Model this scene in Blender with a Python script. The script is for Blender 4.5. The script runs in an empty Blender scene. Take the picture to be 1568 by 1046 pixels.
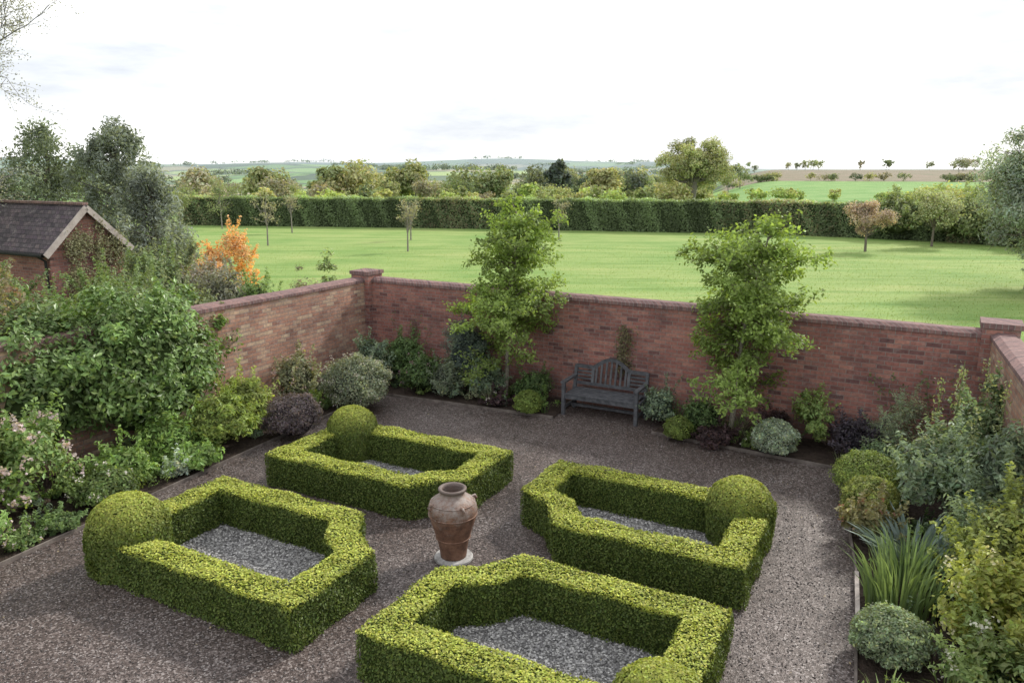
import bpy, math, numpy as np
from mathutils import Vector
rng=np.random.default_rng(7)
scene=bpy.context.scene
# ------------------------------------------------------------------ helpers
def unit(a): return a/np.maximum(np.linalg.norm(a,axis=-1,keepdims=True),1e-9)
def rdir(n): return unit(rng.normal(size=(n,3)))
class MB:
    def __init__(s): s.v=[];s.f=[];s.c=[];s.n=0
    def add(s,v,f,c,m=0):
        v=np.asarray(v,float); f=np.asarray(f,int); c=np.asarray(c,float)
        if c.ndim==1: c=np.tile(c,(len(v),1))
        s.v.append(v); s.c.append(c); s.f.append((f+s.n,m)); s.n+=len(v)
    def build(s,name,mats,smooth=False,loc=(0,0,0),rotz=0,parent=None):
        me=bpy.data.meshes.new(name)
        V=np.concatenate(s.v); C=np.concatenate(s.c)
        me.vertices.add(len(V)); me.vertices.foreach_set('co',V.astype(np.float32).ravel())
        lv=np.concatenate([f.ravel() for f,m in s.f])
        lt=np.concatenate([np.full(len(f),f.shape[1]) for f,m in s.f])
        mi=np.concatenate([np.full(len(f),m) for f,m in s.f])
        me.loops.add(len(lv)); me.loops.foreach_set('vertex_index',lv.astype(np.int32))
        me.polygons.add(len(lt))
        ls=np.concatenate([[0],np.cumsum(lt)[:-1]])
        me.polygons.foreach_set('loop_start',ls.astype(np.int32))
        try: me.polygons.foreach_set('loop_total',lt.astype(np.int32))
        except Exception: pass
        me.polygons.foreach_set('material_index',mi.astype(np.int32))
        me.polygons.foreach_set('use_smooth',np.full(len(lt),smooth))
        me.update(calc_edges=True)
        a=me.color_attributes.new('Col','FLOAT_COLOR','POINT')
        a.data.foreach_set('color',np.concatenate([C,np.ones((len(C),1))],1).astype(np.float32).ravel())
        for m in mats: me.materials.append(m)
        ob=bpy.data.objects.new(name,me); scene.collection.objects.link(ob)
        ob.location=loc; ob.rotation_euler=(0,0,rotz)
        if parent: ob.parent=parent
        return ob
def leaves(B,p,nrm,size,col,m=0,aspect=.5,spread=.7,updir=None):
    n=len(p)
    if n==0: return
    size=np.broadcast_to(size,(n,)).reshape(n,1)
    N=unit(unit(nrm)+spread*rdir(n))
    t=rdir(n) if updir is None else unit(np.asarray(updir)+.5*rdir(n))
    t=unit(t-N*(t*N).sum(1,keepdims=True)); b=np.cross(N,t)
    v=np.stack([p-t*size,p+b*size*aspect+N*size*.18,p+t*size,p-b*size*aspect+N*size*.18],1).reshape(-1,3)
    f=np.arange(4*n).reshape(n,4)
    B.add(v,f,np.repeat(np.clip(col,0,1),4,0),m)
def tube(B,pts,rad,col=(.12,.1,.08),m=1,sides=6):
    pts=np.asarray(pts,float); k=len(pts); rad=np.broadcast_to(rad,(k,))
    T=unit(np.gradient(pts,axis=0)); ref=np.array([0.3,.2,1.]) if abs(T[0,2])<.8 else np.array([1.,.2,0])
    A=unit(np.cross(T,ref)); Bn=np.cross(T,A)
    a=np.linspace(0,2*np.pi,sides,endpoint=False)
    v=(pts[:,None]+rad[:,None,None]*(np.cos(a)[None,:,None]*A[:,None]+np.sin(a)[None,:,None]*Bn[:,None])).reshape(-1,3)
    i=np.arange(k-1)[:,None]*sides; j=np.arange(sides)[None]; j2=(j+1)%sides
    f=np.stack([i+j,i+j2,i+sides+j2,i+sides+j],-1).reshape(-1,4)
    B.add(v,f,col,m)
def box(B,x0,x1,y0,y1,z0,z1,col=(.3,.3,.3),m=0):
    v=[(x0,y0,z0),(x1,y0,z0),(x1,y1,z0),(x0,y1,z0),(x0,y0,z1),(x1,y0,z1),(x1,y1,z1),(x0,y1,z1)]
    f=[(0,3,2,1),(4,5,6,7),(0,1,5,4),(1,2,6,5),(2,3,7,6),(3,0,4,7)]
    B.add(v,f,col,m)
def beam(B,a,b,w,h,col=(.3,.3,.3),m=0):
    a=np.array(a,float);b=np.array(b,float);T=unit(b-a);up=np.array([0,0,1.]) if abs(T[2])<.9 else np.array([0,1.,0])
    S=unit(np.cross(T,up));Uq=np.cross(S,T)
    v=[]
    for p in (a,b):
        for s,u in((-1,-1),(1,-1),(1,1),(-1,1)): v.append(p+S*s*w/2+Uq*u*h/2)
    B.add(v,[(0,1,2,3),(7,6,5,4),(0,4,5,1),(1,5,6,2),(2,6,7,3),(3,7,4,0)],col,m)
def ellipsoid(B,c,r,col,m=0,lump=.12,nu=20,nv=12,zmin=None):
    a=np.linspace(0,2*np.pi,nu,endpoint=False); t=np.linspace(0.02,np.pi-.02,nv)
    ph=rng.uniform(0,6,4)
    A,Tt=np.meshgrid(a,t); d=np.stack([np.sin(Tt)*np.cos(A),np.sin(Tt)*np.sin(A),np.cos(Tt)],-1)
    rr=1+lump*(np.sin(3*A+ph[0])*np.sin(2*Tt+ph[1])+.6*np.sin(5*A+ph[2]+3*Tt))
    v=(np.array(c)+d*rr[...,None]*np.array(r)).reshape(-1,3)
    if zmin is not None: v[:,2]=np.maximum(v[:,2],zmin)
    i=np.arange(nv-1)[:,None]*nu;j=np.arange(nu)[None];j2=(j+1)%nu
    B.add(v,np.stack([i+j,i+nu+j,i+nu+j2,i+j2],-1).reshape(-1,4),col,m)
# ------------------------------------------------------------------ materials
def newmat(name):
    m=bpy.data.materials.new(name); m.use_nodes=True; nt=m.node_tree
    for n in list(nt.nodes): nt.nodes.remove(n)
    o=nt.nodes.new('ShaderNodeOutputMaterial'); return m,nt,o
def N(nt,t,**k):
    n=nt.nodes.new(t)
    for a,b in k.items(): setattr(n,a,b)
    return n
def ramp(nt,src,stops):
    r=nt.nodes.new('ShaderNodeValToRGB'); e=r.color_ramp.elements
    while len(e)<len(stops): e.new(.5)
    for q,(p,c) in zip(e,stops): q.position=p; q.color=(*c,1)
    nt.links.new(src,r.inputs[0]); return r.outputs[0]
def mix(nt,a,b,f,mode='MIX'):
    n=nt.nodes.new('ShaderNodeMix'); n.data_type='RGBA'; n.blend_type=mode
    for s,v in((6,a),(7,b),(0,f)):
        if hasattr(v,'is_linked') or hasattr(v,'links'): nt.links.new(v,n.inputs[s])
        else: n.inputs[s].default_value=v if s==0 else (*v,1)
    return n.outputs[2]
def leafmat(name,trans=.35,rough=.5,spec=.3,val=1.45,sat=.88):
    m,nt,o=newmat(name); L=nt.links
    at=N(nt,'ShaderNodeAttribute',attribute_name='Col')
    hs=N(nt,'ShaderNodeHueSaturation');hs.inputs['Saturation'].default_value=sat;hs.inputs['Value'].default_value=val
    L.new(at.outputs['Color'],hs.inputs['Color'])
    p=N(nt,'ShaderNodeBsdfPrincipled'); p.inputs['Roughness'].default_value=rough
    p.inputs['Specular IOR Level'].default_value=spec
    L.new(hs.outputs[0],p.inputs['Base Color'])
    if trans>0:
        t=N(nt,'ShaderNodeBsdfTranslucent')
        g=mix(nt,hs.outputs[0],(1.4,1.35,.6),1.0,'MULTIPLY'); L.new(g,t.inputs[0])
        x=N(nt,'ShaderNodeMixShader'); x.inputs[0].default_value=trans
        L.new(p.outputs[0],x.inputs[1]);L.new(t.outputs[0],x.inputs[2]);L.new(x.outputs[0],o.inputs[0])
    else: L.new(p.outputs[0],o.inputs[0])
    return m
LEAF=leafmat('leaf'); GLOSS=leafmat('glossy_leaf',.25,.4,.4,1.35); CORE=leafmat('inner_foliage',0,.9,.1,1.2); BOX=leafmat('box_leaf',.3,.5,.3,1.0,1.0)
PALE=leafmat('tree_leaf',.42,.5,.3,1.35,.92); FAR=leafmat('far_leaf',.3,.7,.2,1.25,.9)
def bumpy(name,colfn,rough=.9,bump=.3,scale=30,detail=6,dist=.02,coord='Object',spec=.25):
    m,nt,o=newmat(name);L=nt.links
    tc=N(nt,'ShaderNodeTexCoord'); vec=tc.outputs[coord]
    p=N(nt,'ShaderNodeBsdfPrincipled');p.inputs['Roughness'].default_value=rough;p.inputs['Specular IOR Level'].default_value=spec
    c=colfn(nt,vec);L.new(c,p.inputs['Base Color'])
    n=N(nt,'ShaderNodeTexNoise');n.inputs['Scale'].default_value=scale;n.inputs['Detail'].default_value=detail;L.new(vec,n.inputs['Vector'])
    b=N(nt,'ShaderNodeBump');b.inputs['Strength'].default_value=bump;b.inputs['Distance'].default_value=dist
    L.new(n.outputs[0],b.inputs['Height']);L.new(b.outputs[0],p.inputs['Normal']);L.new(p.outputs[0],o.inputs[0]);return m
def noise(nt,vec,scale,detail=4,rough=.6):
    n=N(nt,'ShaderNodeTexNoise');n.inputs['Scale'].default_value=scale;n.inputs['Detail'].default_value=detail;n.inputs['Roughness'].default_value=rough
    nt.links.new(vec,n.inputs['Vector']);return n.outputs[0]
def bark_c(nt,v):
    at=N(nt,'ShaderNodeAttribute',attribute_name='Col')
    return mix(nt,at.outputs['Color'],ramp(nt,noise(nt,v,25),[(.3,(.6,.6,.6)),(.7,(1.5,1.5,1.45))]),1.0,'MULTIPLY')
BARK=bumpy('bark',bark_c,bump=.5,scale=40)
def gravel_c(nt,v):
    vo=N(nt,'ShaderNodeTexVoronoi');vo.inputs['Scale'].default_value=60;nt.links.new(v,vo.inputs['Vector'])
    sep=N(nt,'ShaderNodeSeparateColor');nt.links.new(vo.outputs['Color'],sep.inputs[0])
    base=ramp(nt,sep.outputs[0],[(0,(.028,.02,.018)),(.45,(.078,.06,.054)),(.8,(.145,.12,.113)),(1,(.3,.275,.265))])
    big=ramp(nt,noise(nt,v,.5,6,.65),[(.3,(.6,.5,.46)),(.55,(1,.96,.94)),(.75,(1.42,1.4,1.42))])
    return mix(nt,base,big,1.0,'MULTIPLY')
GRAVEL=bumpy('gravel_path_material',gravel_c,rough=.5,bump=.9,scale=70,detail=3,dist=.012,spec=.45)
def slate_c(nt,v):
    vo=N(nt,'ShaderNodeTexVoronoi');vo.inputs['Scale'].default_value=40;nt.links.new(v,vo.inputs['Vector'])
    sep=N(nt,'ShaderNodeSeparateColor');nt.links.new(vo.outputs['Color'],sep.inputs[0])
    return ramp(nt,sep.outputs[0],[(0,(.07,.067,.068)),(.4,(.2,.193,.195)),(1,(.47,.46,.46))])
SLATE=bumpy('grey_gravel_material',slate_c,rough=.6,bump=.9,scale=60,detail=3,dist=.02)
STONE=bumpy('stone_chip',bark_c,rough=.5,bump=.2,scale=60,spec=.4)
SOIL=bumpy('soil',lambda nt,v:ramp(nt,noise(nt,v,9,8,.7),[(.3,(.022,.015,.012)),(.6,(.06,.043,.034)),(.8,(.11,.09,.07))]),bump=1,scale=25,dist=.05)
EDGE=bumpy('edging_board',lambda nt,v:ramp(nt,noise(nt,v,6),[(.3,(.08,.065,.06)),(.7,(.22,.19,.17))]))
def brickmat(name,cols,bw=.225,rh=.075,mort=(.25,.215,.2),stain=True,pale=.5,sat=.93):
    m,nt,o=newmat(name);L=nt.links
    tc=N(nt,'ShaderNodeTexCoord');s=N(nt,'ShaderNodeSeparateXYZ');L.new(tc.outputs['Object'],s.inputs[0])
    ad=N(nt,'ShaderNodeMath',operation='ADD');L.new(s.outputs[0],ad.inputs[0]);L.new(s.outputs[1],ad.inputs[1])
    wob=noise(nt,tc.outputs['Object'],2.5,2); wm=N(nt,'ShaderNodeMath',operation='MULTIPLY_ADD');L.new(wob,wm.inputs[0]);wm.inputs[1].default_value=.02;L.new(s.outputs[2],wm.inputs[2])
    cb=N(nt,'ShaderNodeCombineXYZ');L.new(ad.outputs[0],cb.inputs[0]);L.new(wm.outputs[0],cb.inputs[1])
    br=N(nt,'ShaderNodeTexBrick');L.new(cb.outputs[0],br.inputs['Vector'])
    br.inputs['Color1'].default_value=(0,0,0,1);br.inputs['Color2'].default_value=(1,1,1,1);br.inputs['Mortar'].default_value=(.5,.5,.5,1)
    br.inputs['Scale'].default_value=1;br.inputs['Brick Width'].default_value=bw;br.inputs['Row Height'].default_value=rh
    br.inputs['Mortar Size'].default_value=.006;br.inputs['Mortar Smooth'].default_value=.3
    c=ramp(nt,br.outputs['Color'],[(i/(len(cols)-1),k) for i,k in enumerate(cols)])
    c=mix(nt,c,ramp(nt,noise(nt,tc.outputs['Object'],18,5),[(.3,(.7,.7,.7)),(.7,(1.3,1.25,1.2))]),1.0,'MULTIPLY')
    c=mix(nt,c,mort,br.outputs['Fac'])
    if stain:
        c=mix(nt,c,ramp(nt,noise(nt,tc.outputs['Object'],1.1,6,.65),[(.28,(.55,.56,.6)),(.5,(1,1,1)),(.72,(1.28,1.2,1.15))]),1.0,'MULTIPLY')
        w=N(nt,'ShaderNodeMapRange');w.inputs[1].default_value=.54;w.inputs[2].default_value=.72;w.inputs[4].default_value=pale;L.new(noise(nt,tc.outputs['Object'],5.3,8,.8),w.inputs[0])
        c=mix(nt,c,(.42,.36,.34),w.outputs[0])
        ft=N(nt,'ShaderNodeMapRange');ft.inputs[1].default_value=.6;ft.inputs[2].default_value=.05;ft.inputs[4].default_value=.4;L.new(s.outputs[2],ft.inputs[0])
        c=mix(nt,c,(.1,.085,.07),ft.outputs[0])
    hs=N(nt,'ShaderNodeHueSaturation');hs.inputs['Saturation'].default_value=sat;L.new(c,hs.inputs['Color'])
    p=N(nt,'ShaderNodeBsdfPrincipled');p.inputs['Roughness'].default_value=.85;p.inputs['Specular IOR Level'].default_value=.2
    L.new(hs.outputs[0],p.inputs['Base Color'])
    b=N(nt,'ShaderNodeBump');b.inputs['Strength'].default_value=.7;b.inputs['Distance'].default_value=.01;b.invert=True
    L.new(br.outputs['Fac'],b.inputs['Height']);L.new(b.outputs[0],p.inputs['Normal']);L.new(p.outputs[0],o.inputs[0]);return m
BRICK=brickmat('red_brick',[(.14,.07,.07),(.31,.13,.108),(.25,.105,.09),(.36,.17,.135),(.2,.095,.09)])
BRICKL=brickmat('weathered_brick',[(.23,.12,.095),(.4,.22,.155),(.33,.17,.12),(.46,.34,.24),(.28,.14,.11)],pale=.75)
COPE=brickmat('coping_brick',[(.14,.08,.083),(.24,.13,.12),(.18,.105,.105)],bw=.08,rh=5,stain=False,sat=.85)
TILE=brickmat('roof_tile',[(.06,.052,.062),(.115,.1,.11),(.09,.07,.09),(.14,.115,.12)],bw=.17,rh=.1,mort=(.03,.03,.03))
WOOD=bumpy('weathered_wood',lambda nt,v:ramp(nt,noise(nt,v,12,6),[(.3,(.045,.048,.055)),(.7,(.13,.132,.145))]),rough=.6)
TRIM=bumpy('painted_trim',lambda nt,v:ramp(nt,noise(nt,v,5),[(.3,(.33,.28,.26)),(.7,(.48,.43,.4))]))
# ------------------------------------------------------------------ frame
O=np.array([-.71,8.43]);TH=math.radians(28);U=np.array([math.cos(TH),-math.sin(TH)]);V=np.array([math.sin(TH),math.cos(TH)])
def G(u,v,z=0): p=O+U*u+V*v; return np.array([p[0],p[1],z])
# ------------------------------------------------------------------ terrain
def sstep(x,a,b): t=np.clip((x-a)/(b-a),0,1); return t*t*(3-2*t)
def th(x,y):
    x=np.asarray(x,float);y=np.asarray(y,float);d=np.hypot(x,y);az=np.arctan2(x,y)
    zr=np.interp(d,[0,120,420,560,1500,9000],[0,0,5.2,3,-8,20])
    zl=np.interp(d,[0,85,300,900,1500,2100,2800,3900,4800,7000,9000],[0,0,-7,-17,-15,0,-8,20,10,84,60])
    rf=sstep(az,.2,.33)*(az<1.6)
    und=np.sin(az*9+d/900)*np.clip((d-700)/4000,0,1)*20+np.sin(az*23+2)*np.clip((d-2500)/5000,0,1)*12
    return zl*(1-rf)+zr*rf+und*(1-rf)
haze_tint=np.array([.25,.315,.34])
R=np.concatenate([[0.01],np.geomspace(1.5,9000,300)]);A=np.linspace(-np.pi,np.pi,721)[:-1]
RR,AA=np.meshgrid(R,A,indexing='ij');X=RR*np.sin(AA);Y=RR*np.cos(AA);Z=th(X,Y)
d=RR.ravel();az=AA.ravel()
q=np.stack([az*9+ .6*np.sin(np.log(d+1)*7),np.log(d+1)*6+.7*np.sin(az*9)],1)
cells=np.floor(q).astype(int);h=(cells[:,0]*7349+cells[:,1]*9151)%97/97.
pal=np.array([(.13,.25,.06),(.32,.42,.13),(.06,.1,.04),(.33,.3,.17),(.2,.34,.08),(.1,.15,.06)])
C=pal[(h*len(pal)).astype(int)%len(pal)]
edge=np.abs(q-np.round(q)).min(1);C[(edge<.07)&(d>150)]=(.04,.06,.03)
lawn=np.array([.215,.31,.09]);C=np.where((d<85)[:,None],lawn,C)
br=(az>.27)&(az<.62)&(d>230)&(d<440);C[br]=(.2,.175,.12)
gr=(az>.2)&(az<.62)&(d>100)&(d<=230);C[gr]=(.17,.3,.09)
haze_mix=np.clip((d-300)/6500,0,1)**.7*.8;C=C*(1-haze_mix[:,None])+haze_tint*haze_mix[:,None]  # aerial haze painted into the terrain colours, stronger with distance
B=MB();nr,na=RR.shape;i=np.arange(nr-1)[:,None]*na;j=np.arange(na)[None];j2=(j+1)%na
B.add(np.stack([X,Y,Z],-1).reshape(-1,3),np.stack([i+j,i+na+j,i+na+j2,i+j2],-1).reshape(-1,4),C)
def lawn_c(nt,v):
    at=N(nt,'ShaderNodeAttribute',attribute_name='Col')
    mp=N(nt,'ShaderNodeMapping');mp.inputs['Rotation'].default_value=(0,0,TH*.6);mp.inputs['Scale'].default_value=(.16,1.1,1);nt.links.new(v,mp.inputs[0])
    a=ramp(nt,noise(nt,mp.outputs[0],.9,7,.65),[(.3,(.6,.74,.56)),(.48,(1,1,1)),(.66,(1.34,1.14,1.35))])
    b=ramp(nt,noise(nt,v,14,5,.7),[(.3,(.75,.78,.7)),(.7,(1.22,1.2,1.2))])
    c=ramp(nt,noise(nt,v,.16,5),[(.3,(.72,.86,.72)),(.5,(1,1,1)),(.7,(1.18,1.06,1.18))])
    return mix(nt,mix(nt,mix(nt,at.outputs['Color'],a,1.0,'MULTIPLY'),b,1.0,'MULTIPLY'),c,1.0,'MULTIPLY')
GRASS=bumpy('grass_field',lawn_c,bump=.6,scale=25,dist=.05)
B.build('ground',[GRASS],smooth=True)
B=MB();n=40000
yy=15+rng.random(n)**1.5*33;xx=(rng.uniform(-.55,.72,n))*yy
ok=((xx+3.35)*.515+(yy-17.5)*.857>.6)|((xx+3.35)*.87-(yy-17.5)*.49<-.6)
xx,yy=xx[ok],yy[ok];n=len(xx)
c=lawn*.72*rng.uniform(.7,1.4,(n,1))+rng.uniform(0,.04,(n,1))*np.array([1,.8,.3])
leaves(B,np.stack([xx,yy,np.full(n,.015)],1),np.tile([.5,.6,.2],(n,1)),rng.uniform(.02,.045,n),c,aspect=.25,spread=.6,updir=(0,0,1))
B.build('lawn_grass',[LEAF])
# ------------------------------------------------------------------ garden surfaces
def poly(name,pts,z,mat):
    B=MB();v=[(p[0],p[1],z) for p in pts];B.add(v,[list(range(len(v)))],(.2,.2,.2));return B.build(name,[mat])
W0=np.array([-3.35,17.5]);W1=np.array([7.35,11.35]);dL=np.array([-.49,-.872]);dR=np.array([-.42,-.907])
WL=W0+dL*16;WR=W1+dR*12
poly('gravel_path',[WL,WR,W1,W0],.004,GRAVEL)
eL=[(-8.5,2.9),(-6.1,8.22),(-4.22,12.39),(-2.85,15.35)]
eB1=[(-2.85,15.35),(-1.1,14.6),(.78,13.75)];eB2=[(2.5,12.9),(5.15,11.2)]
eR=[(5.15,11.2),(4.02,8.05),(3.16,6.12),(1.4,2.2)]
def wallpt(x): t=(x-W0[0])/(W1[0]-W0[0]);return W0+(W1-W0)*t
poly('flower_bed',[tuple(WL),(-8.5,2.9),(-6.1,8.22),(-4.22,12.39),(-2.85,15.35),(-1.1,14.6),(.78,13.75),tuple(wallpt(1.3)),tuple(W0)],.03,SOIL)
poly('flower_bed',[(1.4,2.2),tuple(WR),tuple(W1),tuple(wallpt(3.1)),(2.5,12.9),(5.15,11.2),(4.02,8.05),(3.16,6.12)],.03,SOIL)
B=MB()
for e in (eL,eB1,eB2,eR):
    for a,b in zip(e[:-1],e[1:]): beam(B,(*a,.02),(*b,.02),.025,.07)
B.build('edging_board',[EDGE])
B=MB();beam(B,(4.0,8.0,.065),(3.62,7.12,.065),.045,.02);B.build('edging_strip',[TRIM])
def stones(B,p,s,col):
    n=len(p);o=np.array([(1,0,0),(0,1,0),(-1,0,0),(0,-1,0),(0,0,.6),(0,0,-.6)],float)
    v=o[None]*rng.uniform(.6,1.3,(n,6,1));a=rng.uniform(0,6.28,n);ca,sa=np.cos(a)[:,None],np.sin(a)[:,None]
    v=np.stack([v[...,0]*ca-v[...,1]*sa,v[...,0]*sa+v[...,1]*ca,v[...,2]+v[...,0]*.3],-1)*s[:,None,None]+p[:,None]
    f=np.array([(0,1,4),(1,2,4),(2,3,4),(3,0,4),(1,0,5),(2,1,5),(3,2,5),(0,3,5)])
    B.add(v.reshape(-1,3),(np.arange(n)[:,None,None]*6+f).reshape(-1,3),np.repeat(col,6,0))
n=42000
pu=rng.uniform(-5.3,5.2,n);pv=-4.5+11*rng.random(n);p=np.stack([O[0]+U[0]*pu+V[0]*pv,O[1]+U[1]*pu+V[1]*pv,np.full(n,.008)],1)
g=rng.random(n)**2.6;col=np.stack([.045+.27*g,.036+.25*g,.034+.25*g],1)
B=MB();stones(B,p,rng.uniform(.006,.014,n),col);B.build('loose_gravel',[STONE])
n=260;pu=rng.uniform(-5,5,n);pv=rng.uniform(-4,5.5,n);p=np.stack([O[0]+U[0]*pu+V[0]*pv,O[1]+U[1]*pu+V[1]*pv,np.full(n,.016)],1)
B=MB();leaves(B,p,np.tile([0,0,1.],(n,1)),rng.uniform(.008,.018,n),np.array([.3,.24,.14])*rng.uniform(.5,1.4,(n,1)),0,.6,.3);B.build('leaf_litter',[LEAF])
# ------------------------------------------------------------------ box hedges
def offset(poly,d):
    P=np.array(poly);n=len(P);out=[]
    for i in range(n):
        a,b,c=P[i-1],P[i],P[(i+1)%n]
        e1=unit(b-a);e2=unit(c-b);n1=np.array([-e1[1],e1[0]]);n2=np.array([-e2[1],e2[0]])
        out.append(b+(n1+n2)/(1+n1@n2)*d)
    return np.array(out)
HH=.5;TW=.37
def wob(p): return .014*np.sin(p[:,0]*7+p[:,1]*3)+.012*np.sin(p[:,1]*11-p[:,0]*5)
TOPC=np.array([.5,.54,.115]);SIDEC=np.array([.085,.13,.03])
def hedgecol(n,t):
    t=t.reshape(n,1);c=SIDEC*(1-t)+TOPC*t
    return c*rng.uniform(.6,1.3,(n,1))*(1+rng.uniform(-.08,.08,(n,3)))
def box_hedge(u0,u1,v0,v1,su,sv,ball,br_,bh):
    c=np.array([0,.08]);Rr=1.18
    ue=u1 if su>0 else u0; ve=v1 if sv>0 else v0; uo=u0 if su>0 else u1; vo=v0 if sv>0 else v1
    pv=c[1]+(-1 if sv>0 else 1)*math.sqrt(Rr**2-(ue-c[0])**2)
    pu=c[0]+(-1 if su>0 else 1)*math.sqrt(Rr**2-(ve-c[1])**2)
    a0=math.atan2(pv-c[1],ue-c[0]);a1=math.atan2(ve-c[1],pu-c[0])
    da=(a1-a0+math.pi)%(2*math.pi)-math.pi
    arc=[c+Rr*np.array([math.cos(a0+da*k/2),math.sin(a0+da*k/2)]) for k in range(3)]
    pts=[np.array([uo,vo]),np.array([ue,vo])]+arc+[np.array([uo,ve])]
    area=sum(pts[k-1][0]*pts[k][1]-pts[k][0]*pts[k-1][1] for k in range(len(pts)))
    if area<0: pts=pts[::-1]
    pts=np.array(pts);inn=offset(pts,TW);n=len(pts)
    B=MB();co,ci=offset(pts,.025),offset(pts,TW-.025)
    for a in range(n):
        b=(a+1)%n
        z=HH-.03
        q=[G(*co[a],0),G(*co[b],0),G(*co[b],z),G(*co[a],z),G(*ci[a],0),G(*ci[b],0),G(*ci[b],z),G(*ci[a],z)]
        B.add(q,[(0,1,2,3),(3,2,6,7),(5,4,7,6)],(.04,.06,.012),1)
        o0,o1,i0,i1=pts[a],pts[b],inn[a],inn[b]
        L=np.linalg.norm(o1-o0);Li=np.linalg.norm(i1-i0)
        m=int((L+Li)/2*TW*5600);s=rng.random((m,1));t=rng.random((m,1))
        p2=(o0*(1-s)+o1*s)*(1-t)+(i0*(1-s)+i1*s)*t
        edge=np.minimum(t,1-t)[:,0]*TW
        zz=HH+wob(p2)-np.clip(.035-edge,0,1)*.5+rng.normal(0,.008,m)
        w=np.stack([G(*x) for x in p2]);w[:,2]=zz
        pat=.1*np.sin(p2[:,0]*4.1+p2[:,1]*2.3)*np.sin(p2[:,1]*5.2-p2[:,0])
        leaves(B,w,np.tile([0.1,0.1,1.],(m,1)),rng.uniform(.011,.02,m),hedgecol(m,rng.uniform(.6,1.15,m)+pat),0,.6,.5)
        for (q0,q1,LL,sg) in((o0,o1,L,-1),(i0,i1,Li,1)):
            e=unit(q1-q0);nn=np.array([-e[1],e[0]])*sg
            m=int(LL*HH*4300);s=rng.random((m,1));z=rng.random(m)*HH
            p2=q0*(1-s)+q1*s+nn*(-.0+rng.normal(0,.01,(m,1))-np.clip(z[:,None]-HH+.03,0,1)*.5+.016*np.sin(s*LL*9+z[:,None]*9))
            w=np.stack([G(*x) for x in p2]);w[:,2]=z
            nw=np.array([*(U*nn[0]+V*nn[1]),.15])
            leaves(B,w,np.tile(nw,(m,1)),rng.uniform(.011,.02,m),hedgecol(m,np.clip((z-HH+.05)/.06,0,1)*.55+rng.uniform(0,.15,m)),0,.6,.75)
    bc=G(*ball);m=int(4*math.pi*br_*bh*4600)
    zc=bh-br_*1.0
    a=rng.uniform(0,2*math.pi,m);t=rng.random(m)*(zc+br_*1.0);top=t>zc
    ang=np.where(top,np.arcsin(np.clip((t-zc)/br_,0,1)),0)
    rr=br_*np.where(top,np.cos(ang),1-.12*((zc-np.minimum(t,zc))/max(zc,.01))**2)*(1+.025*np.sin(a*5+t*9)+.02*np.sin(a*9-t*13))+rng.normal(0,.009,m)
    w=np.stack([bc[0]+rr*np.cos(a),bc[1]+rr*np.sin(a),t],1);nw=np.stack([np.cos(a)*np.cos(ang),np.sin(a)*np.cos(ang),np.sin(ang)],1)
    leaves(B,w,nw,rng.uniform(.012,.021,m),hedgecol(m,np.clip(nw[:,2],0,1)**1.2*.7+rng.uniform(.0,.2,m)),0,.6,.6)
    tube(B,[bc+np.array([0,0,zz]) for zz in [0,zc*.5,zc]+[zc+br_*.94*math.sin(x) for x in (.3,.7,1.1,1.4,1.55)]],
         np.array([br_*.85,br_*.92,br_*.94]+[br_*.94*math.cos(x) for x in(.3,.7,1.1,1.4,1.55)]),(.04,.06,.012),1,20)
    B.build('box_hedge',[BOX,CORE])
    i2=offset(pts,TW-.04)
    poly('grey_gravel_bed',[G(*x) for x in i2],.012,SLATE)
    lo=i2.min(0);hi=i2.max(0);m=int((hi-lo).prod()*2600);p2=rng.uniform(lo,hi,(m,2))
    p2=p2[np.hypot(p2[:,0]-c[0],p2[:,1]-c[1])>Rr+.3];m=len(p2)
    w=np.stack([G(*x) for x in p2]);w[:,2]=.018
    g=rng.random(m)**1.6;col=np.stack([.085+.46*g,.082+.45*g,.083+.45*g],1)
    B2=MB();stones(B2,w,rng.uniform(.009,.02,m),col);B2.build('grey_gravel_chippings',[STONE])
box_hedge(-3.65,-.47,.56,2.42,1,-1,(-3.28,2.1),.39,.86)
box_hedge(.3,3.34,.48,2.42,-1,-1,(2.96,2.06),.41,.86)
box_hedge(-3.56,-.36,-2.34,-.32,1,1,(-3.25,-1.98),.45,.93)
box_hedge(.42,3.38,-2.32,-.33,-1,1,(3.17,-2.0),.4,.84)
# ------------------------------------------------------------------ urn
def urn_c(nt,v):
    s=N(nt,'ShaderNodeSeparateXYZ');nt.links.new(v,s.inputs[0])
    c=ramp(nt,noise(nt,v,7,8,.75),[(.3,(.055,.035,.027)),(.5,(.17,.09,.06)),(.7,(.26,.15,.1))])
    mr=N(nt,'ShaderNodeMath',operation='MULTIPLY_ADD');nt.links.new(noise(nt,v,10,8,.8),mr.inputs[0]);mr.inputs[1].default_value=1.6;nt.links.new(s.outputs[2],mr.inputs[2])
    w=N(nt,'ShaderNodeMapRange');w.inputs[1].default_value=1.34;w.inputs[2].default_value=1.68;w.inputs[4].default_value=.75;nt.links.new(mr.outputs[0],w.inputs[0])
    c=mix(nt,c,(.3,.27,.255),w.outputs[0])
    r=N(nt,'ShaderNodeMapRange');r.inputs[1].default_value=.845;r.inputs[2].default_value=.89;r.inputs[4].default_value=.8;nt.links.new(s.outputs[2],r.inputs[0])
    return mix(nt,c,(.12,.09,.08),r.outputs[0])
URN=bumpy('terracotta',urn_c,rough=.55,bump=.5,scale=22)
B=MB()
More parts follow.
